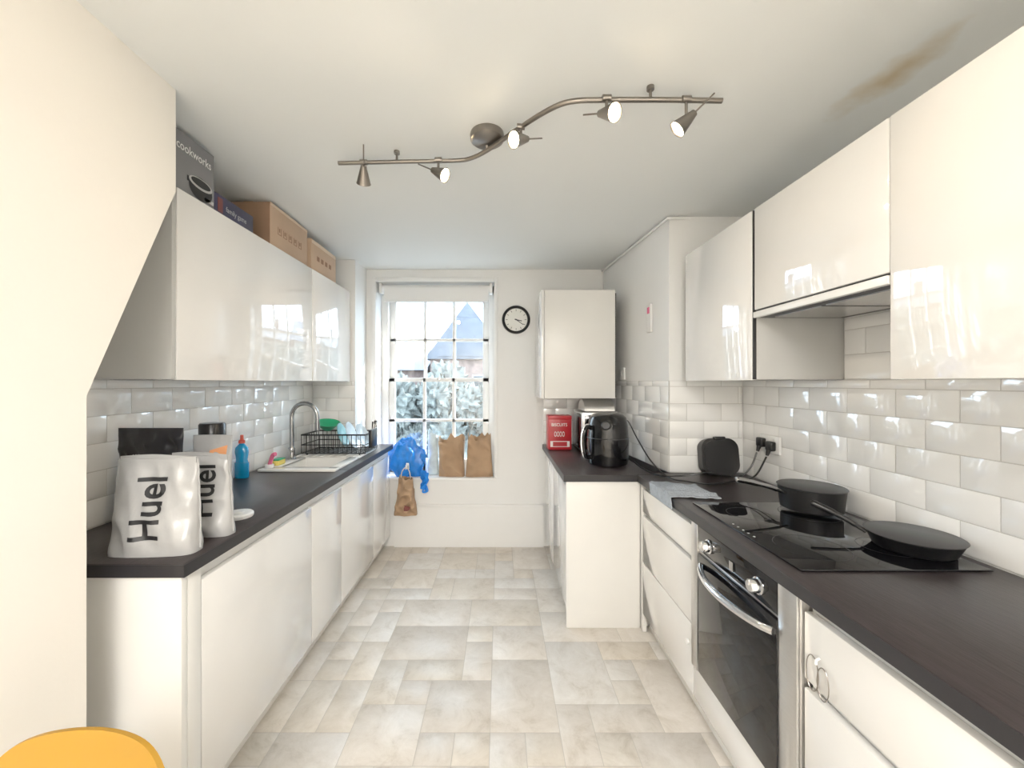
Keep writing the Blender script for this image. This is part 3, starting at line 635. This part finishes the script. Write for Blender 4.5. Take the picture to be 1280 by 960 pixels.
# ------------------------------------------------------------------ outside
b=B('ground_outside'); b.box(-30,30,3.9,60,-3.1,-3.0,'asphalt'); b.done()
def house(x0,x1,y0,y1,zw,zr,chim):
    b=B('brick_terrace_house'); b.box(x0,x1,y0,y1,-2.99,zw,'brick')
    ym=(y0+y1)/2; b.prism([(y0-.3,zw-.1),(ym,zr),(y1+.3,zw-.1)],'x',x0-.1,x1+.1,'slate')
    for cx in chim: b.box(cx-.35,cx+.35,ym-.3,ym+.3,zw,zr+.8,'brick'); b.box(cx-.4,cx+.4,ym-.35,ym+.35,zr+.7,zr+.85,'slate'); [b.lathe([(.09,0),(.07,.3)],(cx+k,ym,zr+.85),'brick',seg=12) for k in (-.18,.18)]
    n=max(1,int((x1-x0)/2.2))
    for i in range(n):
        xc=x0+(i+.5)*(x1-x0)/n
        for zc in (-1.6,.9):
            if zc+.8<zw:
                b.box(xc-.4,xc+.4,y0-.04,y0+.02,zc-.6,zc+.6,'extw'); b.box(xc-.34,xc+.34,y0-.05,y0,zc-.54,zc-.02,'dkwin'); b.box(xc-.34,xc+.34,y0-.05,y0,zc+.02,zc+.54,'dkwin')
    b.done()
house(-14,-3.1,16.5,22.5,2.0,3.0,(-10,))
house(3.9,12,17,23,2.2,3.3,(7,))
b=B('brick_gable_house'); b.box(-2.7,3.0,15.5,21,-2.99,2.5,'brick')
b.prism([(-2.9,2.3),(-1.25,4.5),(.4,2.3)],'y',15.3,21,'slate'); b.prism([(-2.4,2.4),(-1.25,3.9),(-.1,2.4)],'y',15.27,15.31,'slate')
b.prism([(15.2,2.3),(18.3,4.0),(21.3,2.3)],'x',.3,3.1,'slate'); b.box(-.1,.5,17,17.8,2.5,5.0,'brick')
for xc in (-1.9,-.7,.9,2.2):
    for zc in (-1.4,1.1): b.box(xc-.38,xc+.38,15.46,15.52,zc-.6,zc+.6,'extw'); b.box(xc-.32,xc+.32,15.45,15.5,zc-.54,zc-.02,'dkwin'); b.box(xc-.32,xc+.32,15.45,15.5,zc+.02,zc+.54,'dkwin')
b.done()
b=B('garden_hedge')
for k in range(96):
    row=k//32; cx=-9+(k%32)*.5+random.uniform(-.1,.1); r=random.uniform(.35,.6); cz=-1.0+row*.95+random.uniform(-.3,.5); cy=12+random.uniform(-.4,.4)
    def hb(u,v,cx=cx,r=r,cz=cz,cy=cy,k=k):
        a=2*math.pi*u;ph=math.pi*v; d=Vector((math.sin(ph)*math.cos(a),math.sin(ph)*math.sin(a),-math.cos(ph))); q=r*(1+.6*noise.noise(d*6+Vector((k,0,0)))+.4*noise.noise(d*14+Vector((k,0,0)))); return (cx+d.x*q,cy+d.y*q,cz+d.z*q*1.3)
    b.grid(hb,30,20,'hedge')
b.box(-9,6.5,11.9,12.1,-2.99,-1,'hedge'); b.done()
# ------------------------------------------------------------------ lights / world
w=bpy.data.worlds.new('World'); S.world=w; w.use_nodes=True; bg=w.node_tree.nodes['Background']; bg.inputs[0].default_value=(.70,.86,1,1); bg.inputs[1].default_value=8.5
P=bpy.data.lights.new('window_portal','AREA'); P.shape='RECTANGLE'; P.size=1.0; P.size_y=1.65; P.cycles.is_portal=True
po=bpy.data.objects.new('window_portal',P); po.location=(-.55,3.76,1.42); po.rotation_euler=(math.radians(-90),0,0); S.collection.objects.link(po)
sn=bpy.data.lights.new('sun','SUN'); sn.energy=12; sn.angle=math.radians(1); sn.color=(1,.96,.9)
so=bpy.data.objects.new('sun',sn); so.rotation_euler=Vector((-.70,-.34,-.62)).to_track_quat('-Z','Y').to_euler(); S.collection.objects.link(so)
cam=bpy.data.cameras.new('camera'); co=bpy.data.objects.new('camera',cam); S.collection.objects.link(co)
cam.sensor_width=36; cam.lens=500/1280*36; cam.shift_x=15/1280; cam.shift_y=-2/1280; cam.clip_start=.02
co.location=(0,0,1.4); co.rotation_euler=(math.radians(90),0,0); S.camera=co
S.view_settings.view_transform='Standard'; S.view_settings.look='None'; S.view_settings.exposure=0.38; S.view_settings.gamma=1.12
